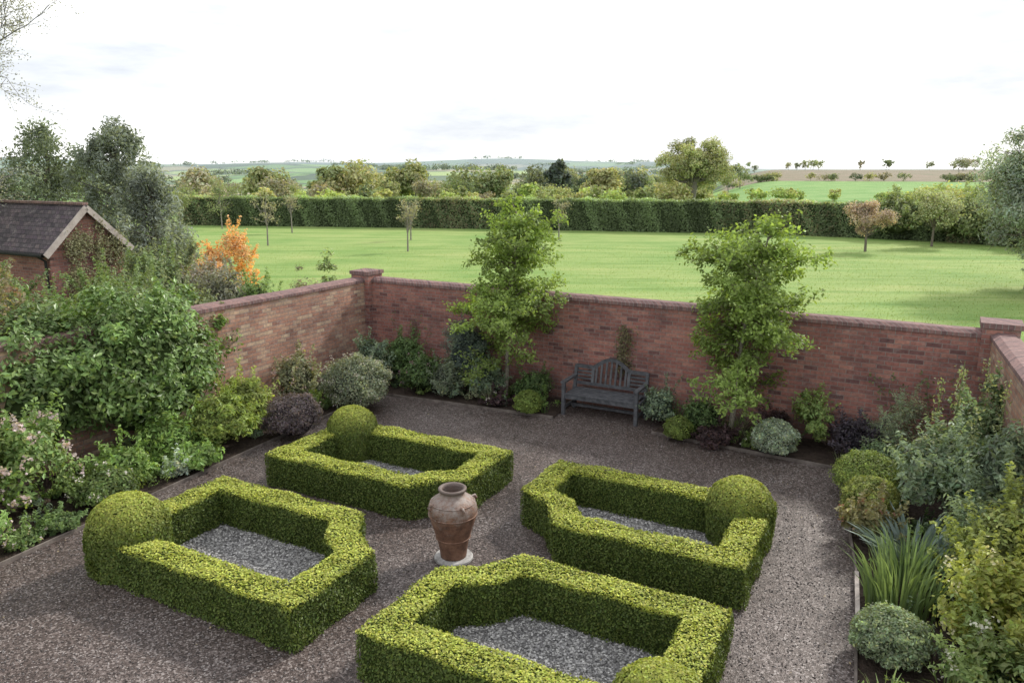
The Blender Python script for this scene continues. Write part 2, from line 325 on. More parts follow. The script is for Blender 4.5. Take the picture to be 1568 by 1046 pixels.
prof=[(.0,.04),(.155,.04),(.16,.07),(.168,.14),(.188,.25),(.225,.38),(.262,.5),(.288,.6),(.294,.66),(.28,.725),(.24,.78),(.19,.815),(.158,.835),(.145,.85),(.143,.87),(.15,.885),(.168,.895),(.17,.918),(.158,.928),(.13,.92),(.125,.88),(.16,.8),(.2,.7),(.0,.65)]
ns=56;a=np.linspace(0,2*np.pi,ns,endpoint=False);v=[]
for r,z in prof:
    for t in a:
        k_=1+(.014*math.cos(t*14) if .45<z<.79 else 0)
        v.append((r*k_*math.cos(t),r*k_*math.sin(t),z))
i=np.arange(len(prof)-1)[:,None]*ns;j=np.arange(ns)[None];j2=(j+1)%ns
B.add(v,np.stack([i+j,i+j2,i+ns+j2,i+ns+j],-1).reshape(-1,4),(.3,.2,.1))
for k in range(4):
    t=k*math.pi/2+.5;cx,sx=math.cos(t),math.sin(t)
    tube(B,[(cx*r,sx*r,z) for r,z in((.25,.76),(.295,.765),(.31,.735),(.29,.69))],[.018,.02,.02,.016],(.3,.2,.1),0,8)
for zz,rr in((.6,.29),(.75,.264),(.3,.204)):
    tt=np.linspace(0,2*np.pi,40);tube(B,np.stack([rr*np.cos(tt),rr*np.sin(tt),np.full(40,zz)],1),.009,(.3,.2,.1),0,6)
e=bpy.data.objects.new('terracotta_urn',None);scene.collection.objects.link(e);e.location=(-.71,8.43,0)
B.build('jar',[URN],smooth=True,parent=e)
B=MB();v=[];pr=[(.225,.0),(.235,.01),(.235,.035),(.225,.045),(0,.045)]
for r,z in pr:
    for t in a: v.append((r*math.cos(t),r*math.sin(t),z))
i=np.arange(len(pr)-1)[:,None]*ns
B.add(v,np.stack([i+j,i+j2,i+ns+j2,i+ns+j],-1).reshape(-1,4),(.3,.2,.1))
PL=bumpy('pale_stone',lambda nt,v:ramp(nt,noise(nt,v,14,6),[(.3,(.18,.17,.16)),(.6,(.42,.41,.4))]))
B.build('stone_plinth',[PL],parent=e)
# ------------------------------------------------------------------ walls
def wall(name,p0,p1,h,t,mat,side,cope=True):
    p0=np.array(p0);p1=np.array(p1);L=np.linalg.norm(p1-p0);an=math.atan2(p1[1]-p0[1],p1[0]-p0[0])
    B=MB();y0,y1=(0,t) if side>0 else (-t,0)
    box(B,0,L,y0,y1,0,h-.11)
    o=.025;v=[];lean=np.cumsum(rng.normal(0,.0035,int(L/.25)+2));lean-=np.linspace(lean[0],lean[-1],len(lean))
    for x,dz in zip(np.linspace(0,L,int(L/.25)+2),lean):
        for yy,zz in((y0-o,h-.11),(y1+o,h-.11),(y1+o,h-.05),(y1-.06,h),(y0+.06,h),(y0-o,h-.05)): v.append((x,yy,zz+(dz if zz>h-.1 else 0)))
    for s in range(len(v)//6-1): B.add(v[s*6:s*6+12],[(k,(k+1)%6,(k+1)%6+6,k+6) for k in range(6)],(.3,.3,.3),1)
    B.add(v[:6]+v[-6:],[(5,4,3,2,1,0),(6,7,8,9,10,11)],(.3,.3,.3),1)
    return B.build(name,[mat,COPE],loc=(p0[0],p0[1],0),rotz=an)
wall('brick_wall',W0,W1,2.2,.33,BRICK,1)
wall('brick_wall',W0+dL*.05,WL,2.2,.33,BRICKL,-1)
wall('brick_wall',W1+dR*.05,WR,2.2,.33,BRICKL,1)
def pier(p,w,h,ang):
    B=MB();box(B,-w/2,w/2,-w/2,w/2,0,h-.08);box(B,-w/2-.03,w/2+.03,-w/2-.03,w/2+.03,h-.08,h,m=1)
    B.build('brick_pier',[BRICK,COPE],loc=(p[0],p[1],0),rotz=ang)
pier(W0+np.array([-.05,.16]),.5,2.34,-.52);pier(W1+np.array([.2,.12]),.5,2.34,-.52)
# ------------------------------------------------------------------ bench
e=bpy.data.objects.new('garden_bench',None);scene.collection.objects.link(e);e.location=(1.78,13.95,.0);e.rotation_euler=(0,0,math.radians(-28))
W=.73
def part(name,fn):
    B=MB();fn(B);return B.build(name,[WOOD],parent=e)
k=0
for sx in(-1,1):
    part(f'front_leg_{k}',lambda B:beam(B,(sx*W,-.3,0),(sx*W,-.3,.64),.065,.065))
    part(f'back_leg_{k}',lambda B:(beam(B,(sx*W,.24,0),(sx*W,.24,.44),.065,.065),beam(B,(sx*W,.242,.43),(sx*W,.33,.86),.06,.055)))
    part(f'arm_{k}',lambda B:(beam(B,(sx*W,-.36,.655),(sx*W,.28,.66),.085,.035),beam(B,(sx*W,-.27,.35),(sx*W,.21,.35),.04,.07),beam(B,(sx*W,-.27,.15),(sx*W,.21,.15),.04,.05)))
    k+=1
part('seat',lambda B:[beam(B,(-W+.035,y,.425),(W-.035,y,.425),.075,.025) for y in np.linspace(-.29,.2,6)]+[beam(B,(-W+.034,-.3,.37),(W-.034,-.3,.37),.03,.08),beam(B,(-W+.034,.24,.37),(W-.034,.24,.37),.03,.08),beam(B,(-W+.034,0,.14),(W-.034,0,.14),.04,.05)])
def back(B):
    def yb(z): return .242+(z-.43)*.205
    def zt(x): return .84+(.18*math.cos(x/.36*math.pi/2) if abs(x)<.36 else 0)
    xs=np.linspace(-W,W,41)
    for a_,b_ in zip(xs[:-1],xs[1:]): beam(B,(a_,yb(zt(a_)),zt(a_)),(b_,yb(zt(b_)),zt(b_)),.035,.07)
    beam(B,(-W,yb(.52),.52),(W,yb(.52),.52),.035,.06)
    for x in np.linspace(-.3,.3,7): beam(B,(x,yb(.53),.53),(x,yb(zt(x)-.02),zt(x)-.02),.04,.018)
    for x in (-.37,.37): beam(B,(x,yb(.53),.53),(x,yb(.86),.86),.06,.03)
    for zz in(.61,.68,.75):
        beam(B,(-W,yb(zz),zz),(-.38,yb(zz),zz),.018,.035);beam(B,(.38,yb(zz),zz),(W,yb(zz),zz),.018,.035)
part('backrest',back)
# ------------------------------------------------------------------ shed
e=bpy.data.objects.new('brick_shed',None);scene.collection.objects.link(e)
e.location=(-11.65,19.1,0);e.rotation_euler=(0,0,math.radians(-28))
B=MB();GWd,Ls,ez,rz=2.0,4.2,2.72,3.7
box(B,-Ls,0,0,GWd,0,ez)
B.add([(0,0,ez),(0,GWd,ez),(0,GWd/2,rz-.06),(-Ls,0,ez),(-Ls,GWd,ez),(-Ls,GWd/2,rz-.06)],[(0,1,2),(5,4,3)],(.3,.3,.3))
B.build('walls',[BRICK],parent=e)
for nm,ys in(('roof_front',-1),('roof_back',1)):
    B=MB();ye=GWd/2+ys*(GWd/2+.2);zl=ez-.18
    v=[(-Ls-.2,GWd/2,rz),(.16,GWd/2,rz),(.16,ye,zl),(-Ls-.2,ye,zl)]
    v+= [(x,y,z+.06) for x,y,z in v]
    B.add(v,[(0,1,2,3),(4,7,6,5),(0,4,5,1),(1,5,6,2),(2,6,7,3),(3,7,4,0)],(.2,.2,.2));B.build(nm,[TILE],parent=e)
    B=MB();beam(B,(.18,GWd/2,rz-.03),(.18,ye,zl-.03),.035,.15);B.build('bargeboard',[TRIM],parent=e)
B=MB();tube(B,[(-Ls-.1,-.25,ez-.17),(.15,-.25,ez-.18)],.05,(.03,.03,.03),0,8);tube(B,[(-.1,-.25,ez-.2),(-.1,-.06,ez-.35),(-.1,-.06,0)],.035,(.03,.03,.03),0,8)
B.build('gutter',[BARK],parent=e)
B=MB();beam(B,(-Ls-.2,GWd/2,rz+.07),(.16,GWd/2,rz+.07),.16,.06);B.build('ridge_tiles',[COPE],parent=e)
wall('brick_wall',(-11.3,18.6),(-9.6,21.2),1.0,.25,BRICK,-1)
# ------------------------------------------------------------------ plants
def shrub_into(B,x,y,r,h,col,leaf,n,z0=0,ry=None,K=28,clump=.34,var=.3,aspect=.5,spread=.7,core=True,flow=None,fcol=(.5,.47,.45),rot=0,fs=.018,sprig=None):
    ry=ry or r;col=np.array(col);cz=z0+h*.46;rz=h*.54
    tidy=var<.16
    dr=rdir(K*2);dr=dr[dr[:,2]>-.5][:K];K=len(dr)
    S=np.array([r,ry,rz]);c0=np.array([x,y,cz]);ca,sa=math.cos(rot),math.sin(rot)
    def ro(o): return np.stack([o[:,0]*ca-o[:,1]*sa,o[:,0]*sa+o[:,1]*ca,o[:,2]],1)
    cr=clump*min(r,rz*1.2)*rng.uniform(.55,1.35,K)
    cen=c0+ro(dr*(S-cr[:,None]*.8)*(rng.uniform(.78,1.05,(K,1)) if tidy else rng.uniform(.62,1.16,(K,1))));dw=ro(dr)
    n2=int(n*(.3 if tidy else .2)) if core else 0;n1=n-n2
    ix=rng.integers(0,K,n1);pd=rdir(n1)
    p=cen[ix]+pd*(cr[ix]*rng.random(n1)**.45)[:,None]*np.array([1.15,1.15,.9])
    cv=rng.uniform(-1,1,(K,1))*var;nr=pd*.6+dw[ix]+np.array([0,0,.5]);cf=1+cv[ix]
    if n2:
        d2=rdir(n2);d2[:,2]=np.where(d2[:,2]<-.5,-d2[:,2],d2[:,2])
        p=np.concatenate([p,c0+ro(d2*S*(rng.uniform(.74,.92,(n2,1)) if tidy else rng.uniform(.64,.84,(n2,1))))]);nr=np.concatenate([nr,ro(d2)+np.array([0,0,.3])])
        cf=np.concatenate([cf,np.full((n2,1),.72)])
    low=p[:,2]<z0+.02;p[low,2]=z0+rng.uniform(.02,.15,low.sum())
    c=col*cf*rng.uniform(.62,1.4,(n,1))*(1+rng.uniform(-.1,.1,(n,3)))
    yl=rng.random(n)<.12;c[yl]*=np.array([1.35,1.25,.9])
    leaves(B,p,nr,rng.uniform(.6,1.25,n)*leaf,c,0,aspect,spread)
    if sprig is None: sprig=0 if (tidy or not core) else int(10+14*r*h)
    for _ in range(sprig):
        k=rng.integers(0,K);s0=cen[k];dd=unit(dw[k]*.8+np.array([0,0,.9])+.4*rdir(1)[0]);L=(cr[k]+.12)*rng.uniform(.9,1.7)
        m=int(max(8,L/leaf*3.2));u=np.linspace(.3,1,m)[:,None]
        leaves(B,s0+dd*L*u+rng.normal(0,leaf*.5,(m,3)),np.tile(dd+[0,0,.3],(m,1)),leaf*rng.uniform(.6,1.05,m),col*1.15*rng.uniform(.75,1.35,(m,1)),0,aspect,.9)
    if core:
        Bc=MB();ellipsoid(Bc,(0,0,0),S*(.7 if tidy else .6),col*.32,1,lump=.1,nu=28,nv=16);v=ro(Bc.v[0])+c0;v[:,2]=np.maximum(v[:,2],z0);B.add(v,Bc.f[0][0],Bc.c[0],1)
    if flow:
        ix=rng.integers(0,K,flow);pp=cen[ix]+unit(dw[ix]+.5*rdir(flow)+np.array([0,0,.4]))*cr[ix][:,None]*1.05
        for q in range(5): leaves(B,pp+rng.normal(0,.02,(flow,3)),np.tile([0,-.3,1.],(flow,1)),fs,np.array(fcol)*rng.uniform(.7,1.1,(flow,1)),0,.8,1)
def shrub(name,*a,mat=None,**k):
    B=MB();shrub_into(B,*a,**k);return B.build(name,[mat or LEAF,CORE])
gA=(.09,.15,.03);gB=(.07,.12,.035);gY=(.17,.23,.04);gS=(.2,.25,.2);gG=(.13,.18,.12);gD=(.04,.07,.03);gP=(.06,.035,.04)
# left side
B=MB();shrub_into(B,-6.15,12.35,1.05,2.75,(.115,.19,.045),.055,19000,ry=1.75,K=95,clump=.27,rot=-.5,var=.32,sprig=50)
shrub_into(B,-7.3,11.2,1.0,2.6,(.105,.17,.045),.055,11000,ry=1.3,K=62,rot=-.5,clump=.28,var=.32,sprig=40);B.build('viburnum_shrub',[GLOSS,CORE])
shrub('pieris_shrub',-8.3,11.3,1.0,3.05,(.16,.14,.08),.045,7000,K=44,flow=260,fcol=(.22,.14,.1),fs=.03,sprig=60)
shrub('pieris_shrub',-9.5,12.6,1.3,3.1,(.15,.135,.08),.05,6500,K=44,flow=200,fcol=(.22,.14,.1),fs=.03,sprig=60)
shrub('pieris_shrub',-7.9,9.9,.8,2.3,(.19,.13,.09),.04,4500,K=40,core=False,sprig=50)
shrub('euphorbia_plant',-4.95,12.1,.6,1.0,gY,.045,4600,K=24,ry=.8,aspect=.35)
shrub('euphorbia_plant',-5.5,11.5,.55,.85,(.13,.22,.04),.045,3900,aspect=.35)
shrub('euphorbia_plant',-4.75,13.0,.55,1.1,(.2,.25,.05),.045,3900,aspect=.35)
shrub('hellebore_plant',-5.0,11.3,.45,.45,(.14,.23,.045),.045,2600)
shrub('hellebore_plant',-5.9,10.7,.5,.6,(.13,.21,.045),.045,3200)
shrub('hebe_shrub',-3.85,12.75,.55,.82,(.115,.09,.1),.022,12000,K=50,clump=.25,var=.15)
shrub('silver_shrub',-3.05,14.35,.7,1.12,(.18,.21,.14),.024,16000,K=70,clump=.22,var=.15,flow=140,fcol=(.35,.33,.3),fs=.014)
shrub('variegated_shrub',-4.35,14.7,.45,1.1,(.18,.19,.11),.035,3200,flow=60,fcol=(.35,.25,.25))
shrub('lambs_ear_plant',-5.15,10.95,.28,.3,(.3,.36,.3),.035,1200,K=12)
shrub('geranium_plant',-5.7,9.95,.5,.55,(.1,.15,.04),.028,6000,flow=20)
shrub('rose_shrub',-6.75,9.7,.65,1.5,(.13,.2,.055),.042,4300,K=34,flow=200,fcol=(.5,.4,.43),core=False,sprig=30,fs=.024)
shrub('rose_shrub',-7.0,8.8,.6,1.4,(.13,.21,.055),.042,3800,flow=160,fcol=(.5,.41,.43),core=False,sprig=25,fs=.024)
shrub('rose_shrub',-6.5,8.3,.45,.8,(.14,.23,.055),.04,2800,flow=70,fcol=(.58,.5,.52),core=False,sprig=14,fs=.022)
shrub('rose_shrub',-6.6,7.4,.45,.7,(.12,.2,.05),.04,2200)
shrub('low_shrub',-5.95,9.15,.3,.25,(.1,.16,.05),.028,1500)
shrub('low_shrub',-6.15,8.75,.28,.22,(.13,.2,.06),.028,1200,flow=30,fcol=(.5,.42,.45))
# back bed
shrub('evergreen_shrub',-1.9,15.5,.5,.85,gB,.035,4000,flow=30,fcol=(.2,.12,.14))
shrub('evergreen_shrub',-2.4,16.3,.5,1.1,gB,.04,4000)
shrub('evergreen_shrub',-3.0,15.9,.45,1.2,gG,.035,3500)
shrub('evergreen_shrub',-1.35,15.2,.4,.8,(.12,.15,.1),.03,3200)
shrub('blue_spruce_shrub',-.95,15.75,.6,1.6,(.1,.135,.12),.04,5500,aspect=.2)
shrub('evergreen_shrub',-.5,15.1,.4,.9,gG,.03,3200)
shrub('evergreen_shrub',.45,14.75,.4,.7,gB,.03,3200)
shrub('box_ball',.31,14.0,.29,.52,(.14,.2,.03),.018,6500,K=50,clump=.28,var=.1)
shrub('box_ball',2.9,12.55,.27,.46,(.13,.18,.03),.018,6000,K=50,clump=.28,var=.1)
shrub('purple_heuchera',-.35,14.5,.3,.28,gP,.03,1100)
shrub('purple_heuchera',3.5,12.35,.4,.35,gP,.03,1900)
shrub('silver_ball_shrub',4.32,11.85,.4,.66,(.27,.33,.25),.02,11000,K=50,clump=.25,var=.12)
shrub('evergreen_shrub',3.4,12.9,.4,.65,gB,.03,2600)
shrub('evergreen_shrub',2.75,13.4,.35,.75,gG,.028,2300)
shrub('upright_shrub',5.05,12.15,.33,1.05,(.14,.2,.05),.035,2000,core=False,sprig=18)
shrub('purple_shrub',5.65,11.7,.42,.75,(.055,.045,.06),.03,3600)
shrub('purple_shrub',4.6,12.5,.3,.6,gP,.03,2000)
shrub('artemisia_shrub',6.2,11.2,.6,1.2,(.17,.21,.14),.035,3200,aspect=.2,core=False,sprig=25)
shrub('artemisia_shrub',5.6,10.9,.4,.6,(.13,.19,.1),.03,2200)
# right bed
shrub('lime_mound',5.1,10.2,.5,.72,(.18,.24,.05),.018,12000,K=60,clump=.22,var=.12)
shrub('lime_mound',4.85,9.55,.42,.6,(.2,.24,.055),.018,9000,K=50,clump=.22,var=.12)
shrub('phlomis_shrub',5.55,9.3,.6,1.4,(.15,.2,.13),.045,4600,K=40,flow=40,fcol=(.25,.27,.17),core=False,sprig=50,aspect=.4)
shrub('phlomis_shrub',6.0,8.5,.65,1.8,(.14,.19,.12),.045,5600,K=40,sprig=60,aspect=.4)
shrub('phlomis_shrub',5.4,7.9,.5,1.15,(.15,.2,.11),.04,3200,K=34,core=False,sprig=36,aspect=.35)
shrub('phlomis_shrub',6.5,9.9,.5,1.7,(.13,.19,.09),.04,4000,sprig=40)
shrub('spurge_plant',4.5,8.85,.34,.6,(.15,.14,.06),.035,1700,flow=25,fcol=(.22,.1,.06),core=False,sprig=20)
shrub('yellow_green_shrub',4.5,6.3,.5,1.25,(.23,.26,.05),.035,4600,K=40,flow=50,fcol=(.5,.48,.3),core=False,sprig=50)
shrub('yellow_green_shrub',5.0,7.1,.5,1.35,(.2,.24,.06),.035,4000,sprig=40)
shrub('santolina_mound',3.62,6.45,.4,.55,(.2,.26,.15),.018,12000,K=60,clump=.22,var=.12)
shrub('white_flowering_plant',4.25,5.65,.5,.8,(.16,.22,.07),.035,3200,flow=60,fcol=(.5,.5,.42),core=False,sprig=30)
def blades(B,x,y,r,n,h,w,col,lean=.35,m=0):
    for _ in range(n):
        a=rng.uniform(0,6.28);q=r*math.sqrt(rng.random());b=np.array([x+q*math.cos(a),y+q*math.sin(a),.03])
        hh=h*rng.uniform(.6,1.1);d=np.array([math.cos(a),math.sin(a),0])*lean*hh*rng.uniform(.2,1.3)
        s=unit(np.array([rng.normal(),rng.normal(),0.]))*w
        ts=np.linspace(0,1,5);P=[b+np.array([0,0,hh*t*(1-.15*t*t)])+d*t*t for t in ts];ww=[1,1.05,.9,.55,.05]
        v=[];
        for p_,k_ in zip(P,ww): v+=[p_-s*k_,p_+s*k_]
        B.add(v,[(2*i_,2*i_+1,2*i_+3,2*i_+2) for i_ in range(4)],np.array(col)*rng.uniform(.7,1.3),m)
B=MB();blades(B,4.15,7.3,.36,150,.78,.013,(.12,.18,.07));blades(B,4.45,7.75,.25,70,.75,.013,(.12,.19,.08));B.build('iris_clump',[LEAF])
B=MB();blades(B,4.8,8.3,.42,150,.5,.03,(.17,.23,.21),.8);B.build('blue_grey_perennial',[LEAF])
B=MB();blades(B,3.2,5.7,.1,10,.45,.012,(.2,.28,.1));B.build('bulb_leaves',[LEAF])
B=MB();
for x,y,hh in((6.05,9.9,2.1),(6.35,10.3,1.9),(6.25,9.6,2.0),(5.75,9.0,1.75),(6.7,10.4,2.0),(6.0,8.9,2.1),(5.9,10.1,1.8),(6.5,9.2,2.2)):
    tube(B,[(x,y,0),(x+.02,y,hh*.5),(x+.05,y,hh)],[.012,.01,.004],(.14,.18,.08),0,5)
    m=120;z=rng.uniform(hh*.45,hh,m);leaves(B,np.stack([x+.03+rng.normal(0,.035,m),y+rng.normal(0,.035,m),z],1),rdir(m),.028,np.tile([.2,.23,.11],(m,1))*rng.uniform(.7,1.2,(m,1)))
B.build('foxglove_spikes',[LEAF])
B=MB()
def cover(e,depth,sgn,n):
    e=[np.array(p) for p in e]
    for a,b in zip(e[:-1],e[1:]):
        L=np.linalg.norm(b-a);t=(b-a)/L;nn=np.array([-t[1],t[0]])*sgn
        for _ in range(int(n*L)):
            p=a+t*rng.uniform(0,L)+nn*rng.uniform(.16,depth);r=rng.uniform(.1,.26)
            c=[gA,gB,gG,gD,(.12,.18,.05),(.1,.07,.06),(.15,.17,.1),(.14,.2,.05)][rng.integers(8)]
            if rng.random()<.25: blades(B,p[0],p[1],.07,22,r*2,.006,c,.7)
            else: shrub_into(B,p[0],p[1],r,r*rng.uniform(.8,1.7),c,rng.uniform(.018,.035),300,K=8,core=False,flow=6 if rng.random()<.2 else None,sprig=3)
cover(eL,1.9,1,9);cover(eB1,1.5,1,9);cover(eB2,1.1,1,10);cover(eR,2.0,1,9)
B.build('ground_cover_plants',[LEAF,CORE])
B=MB()
def climber(B,p0,height,w,n,col,leaf=.03):
    p0=np.array(p0,float)
    for k in range(6):
        q=[p0];
        for s_ in range(6): q.append(q[-1]+np.array([*( (W1-W0)/np.linalg.norm(W1-W0)*rng.normal(0,w*.25)),height/6]))
        tube(B,q,np.linspace(.012,.004,7),(.14,.1,.08),1,4)
        q=np.array(q);ii=rng.integers(1,7,n//6);pp=q[ii]+rng.normal(0,.06,(len(ii),3))
        leaves(B,pp,np.tile([-.5,-.86,.3],(len(ii),1)),leaf,np.array(col)*rng.uniform(.6,1.3,(len(ii),1)))
wp=wallpt(2.15);climber(B,(wp[0],wp[1]-.08,.7),.9,.3,450,(.13,.12,.06))
wp=wallpt(-2.2);climber(B,(wp[0],wp[1]-.08,0),1.3,.5,200,(.1,.13,.05))
wp=wallpt(6.6);climber(B,(wp[0],wp[1]-.08,0),1.3,.4,250,(.1,.13,.05))
B.build('wall_climber',[LEAF,BARK])
B=MB()
for k in range(40):
    s_=rng.uniform(4,15);p=W0+dL*s_;n=160
    leaves(B,np.array([p[0],p[1],rng.uniform(.6,2.3)])+rng.normal(0,.16,(n,3)),np.tile([.8,-.4,.3],(n,1)),.04,np.array(gA)*rng.uniform(.6,1.4,(n,1)))
B.build('ivy',[LEAF])
B=MB()
for k in range(36):
    n=110;u_=rng.uniform(.1,2.0);p=np.array([-11.6,19.2])+V*u_+U*.12
    leaves(B,np.array([p[0],p[1],rng.uniform(1.4,3.35-.5*abs(u_-1))])+rng.normal(0,.15,(n,3))*np.array([.5,.5,1]),np.tile([.8,-.4,.3],(n,1)),.035,np.array([.17,.17,.09])*rng.uniform(.6,1.4,(n,1)))
B.build('shed_climber',[LEAF])
# ------------------------------------------------------------------ garden trees: open leafy crowns
def tier_tree(x,y,H,levels,lean,seed):
    global rng
    rng=np.random.default_rng(seed);B=MB()
    def ax(z): t=z/H;return np.array([x+lean[0]*t**1.5+.03*math.sin(t*9),y+lean[1]*t**1.5,z])
    tube(B,[ax(H*t) for t in np.linspace(0,1,12)],np.linspace(.052,.01,12),(.2,.18,.15),1,8)
    a0=rng.uniform(0,6)
    for z,L,nb in levels:
        for k in range(nb):
            a0+=2.4+rng.normal(0,.4);a=a0;ll=L*rng.uniform(.45,1.25);zz=z+rng.uniform(-.22,.22)
            b=ax(min(zz,H*.97));d=np.array([math.cos(a),math.sin(a),0]);rise=rng.uniform(.4,1.15);dr_=rng.uniform(.3,.8)
            f=lambda s_:b+d*ll*s_+np.array([0,0,(rise*s_-dr_*s_*s_)*ll])
            tube(B,[f(s_) for s_ in np.linspace(0,1,8)],np.linspace(.017,.003,8),(.17,.15,.11),1,5)
            side=np.array([-d[1],d[0],0]);cv=rng.uniform(.68,1.22)
            nt_=max(4,int(ll*10))
            for q in range(nt_):
                s_=.12+.88*(q+rng.random()*.6)/nt_;p0=f(min(s_,1));sg=1 if q%2 else -1
                tl=(.1+.26*math.sin(min(s_,1)*2.7))*rng.uniform(.6,1.3)*min(1,ll+.35)
                e_=p0+(side*sg*.8+d*.5+np.array([0,0,rng.uniform(-.55,.85)]))*tl
                tube(B,[p0,e_],[.005,.002],(.17,.15,.1),1,3)
                m=int(18+tl*85);u=rng.random((m,1));pp=p0*(1-u)+e_*u+rng.normal(0,.048,(m,3))
                leaves(B,pp,np.tile([0,0,.8],(m,1))+d*.5,rng.uniform(.026,.05,m),np.array([.185,.265,.06])*cv*rng.uniform(.62,1.38,(m,1)),0,.55,.9)
    B.build('hornbeam_tree',[PALE,BARK])
lv1=[(.95,1.1,3),(1.3,1.15,5),(1.6,1.3,6),(1.85,1.15,6),(2.1,.8,6),(2.35,.75,6),(2.6,.78,7),(2.85,.75,7),(3.1,.72,7),(3.3,.66,6),(3.5,.5,5),(3.65,.28,3)]
tier_tree(-.15,14.95,3.7,lv1,(.3,0),11)
lv2=[(.9,1.35,3),(1.2,1.2,5),(1.5,1.1,6),(1.8,1.05,6),(2.05,1.0,7),(2.3,1.1,7),(2.55,1.15,7),(2.8,1.1,7),(3.05,.95,6),(3.25,.7,5),(3.45,.4,4),(3.6,.25,3)]
tier_tree(3.85,12.75,3.75,lv2,(.45,0),23)
rng=np.random.default_rng(99)
# ------------------------------------------------------------------ generic tree
def tree_into(B,x,y,H,z0,cr,crz,cz,col,leaf,n,tr=.15,K=26,clump=.3,bark=(.15,.13,.11),aspect=.6,var=.3,hollow=.45,twigs=True):
    dr=rdir(K);rad=rng.uniform(hollow,1,(K,1));cen=np.array([x,y,cz])+dr*rad*np.array([cr,cr,crz])*.8
    top=np.array([x,y,cz+crz*.3]);base=np.array([x,y,z0])
    if tr>0:
        tube(B,[base,base*.6+top*.4+rng.normal(0,tr*.5,3)*[1,1,0],top],[tr,tr*.75,tr*.3],bark,1,7)
        if twigs:
            for c in cen:
                s_=rng.uniform(.35,.8);a=base*(1-s_)+top*s_;mid=(a+c)/2+np.array([0,0,-.08*cr])
                tube(B,[a,mid,c],[tr*.35,tr*.22,tr*.06],bark,1,5)
                for q in range(4):
                    e_=c+rdir(1)[0]*cr*clump;tube(B,[mid*.3+c*.7,e_],[tr*.1,tr*.03],bark,1,4)
    ix=rng.integers(0,K,n);pd=rdir(n);cs=clump*cr*rng.uniform(.6,1.3,K)
    p=cen[ix]+pd*(cs[ix]*rng.random(n)**.5)[:,None]*np.array([1,1,.75]);p[:,2]=np.maximum(p[:,2],z0+.1)
    cv=rng.uniform(-1,1,(K,1))*var
    c=np.array(col)*(1+cv[ix])*rng.uniform(.7,1.3,(n,1))*(1+rng.uniform(-.1,.1,(n,3)))
    leaves(B,p,pd+np.array([0,0,.6]),rng.uniform(.7,1.3,n)*leaf,c,0,aspect,.7)
def tree(name,*a,**k):
    B=MB();tree_into(B,*a,**k);return B.build(name,[LEAF,BARK])
def evergreen(name,x,y,H,r,col,n,leaf=.085):
    B=MB();tube(B,[(x,y,0),(x,y,H*.9)],[.14,.03],(.14,.13,.11),1,6)
    K=120;t=rng.random(K)**.75;a=rng.uniform(0,6.28,K);rr=r*np.sqrt(np.clip(1-t**2.2,0,1))*rng.uniform(.3,1.1,K)
    cen=np.stack([x+rr*np.cos(a),y+rr*np.sin(a),H*(.06+.93*t)],1);cs=(.24*r*(1-.35*t))*rng.uniform(.6,1.3,K)
    for c in cen: tube(B,[(x,y,c[2]*.85),c],[.03,.01],(.14,.13,.11),1,4)
    ix=rng.integers(0,K,n);pd=rdir(n);p=cen[ix]+pd*(cs[ix]*rng.random(n)**.5)[:,None]*np.array([1,1,1.5])
    cv=rng.uniform(-.3,.3,(K,1))
    leaves(B,p,pd+np.array([0,0,.3]),leaf*rng.uniform(.6,1.2,n),np.array(col)*(1+cv[ix])*rng.uniform(.7,1.3,(n,1)),0,.35,.8)
    B.build(name,[LEAF,BARK])
evergreen('holly_tree',-16.4,27.5,6.0,2.3,(.14,.175,.125),15000)
evergreen('eucalyptus_tree',-13.5,26.5,6.1,1.8,(.165,.195,.17),14000)
evergreen('eucalyptus_tree',-11.7,25,4.6,1.6,(.18,.21,.19),11000)
evergreen('holly_tree',-18.8,27,5.0,2.0,(.13,.16,.11),9000)
shrub('copper_orange_shrub',-8.55,22.6,1.0,3.0,(.45,.26,.1),.05,6500,K=46,core=False,clump=.28,sprig=40)
shrub('garden_shrub',-7.3,19.2,1.0,2.15,(.16,.165,.13),.05,6500,K=40,sprig=40)
shrub('garden_shrub',-9.6,20.3,1.1,2.55,(.13,.18,.08),.055,6500,K=40)
shrub('garden_shrub',-10.4,22.5,1.2,2.8,(.15,.18,.11),.055,6000)
shrub('garden_shrub',-8.3,20.2,.8,2.2,(.2,.185,.165),.05,4000,sprig=40)
shrub('garden_shrub',-6.3,18.6,.6,2.2,(.13,.2,.06),.045,3000,sprig=20)
shrub('garden_shrub',-9.2,17.6,1.3,2.3,(.12,.17,.06),.05,7500,K=40,sprig=50)
shrub('garden_shrub',-7.6,16.6,1.0,2.3,(.14,.17,.09),.045,6000,K=36,sprig=50)
shrub('garden_shrub',-8.2,14.8,1.0,2.5,(.13,.18,.08),.045,6000,K=36,sprig=50)
shrub('garden_shrub',-10.2,15.6,1.4,2.4,(.12,.16,.06),.05,7000,K=40,sprig=50)
shrub('garden_shrub',-12.6,16.8,1.5,2.4,(.09,.13,.05),.055,7000,K=40)
shrub('wall_top_shrub',-4.5,18.6,.4,2.65,(.15,.2,.08),.045,1300,core=False)
shrub('wall_top_shrub',-5.2,18.9,.5,2.35,(.16,.15,.1),.04,1300,core=False)
B=MB();tree_into(B,20.6,30,7.4,0,3.1,3.4,3.9,(.19,.23,.19),.08,32000,tr=.16,K=110,clump=.25,hollow=.35,aspect=.35);B.build('silver_willow_tree',[LEAF,BARK])
shrub('garden_shrub',20.5,27.5,1.6,2.2,(.14,.18,.1),.075,5000,sprig=60)
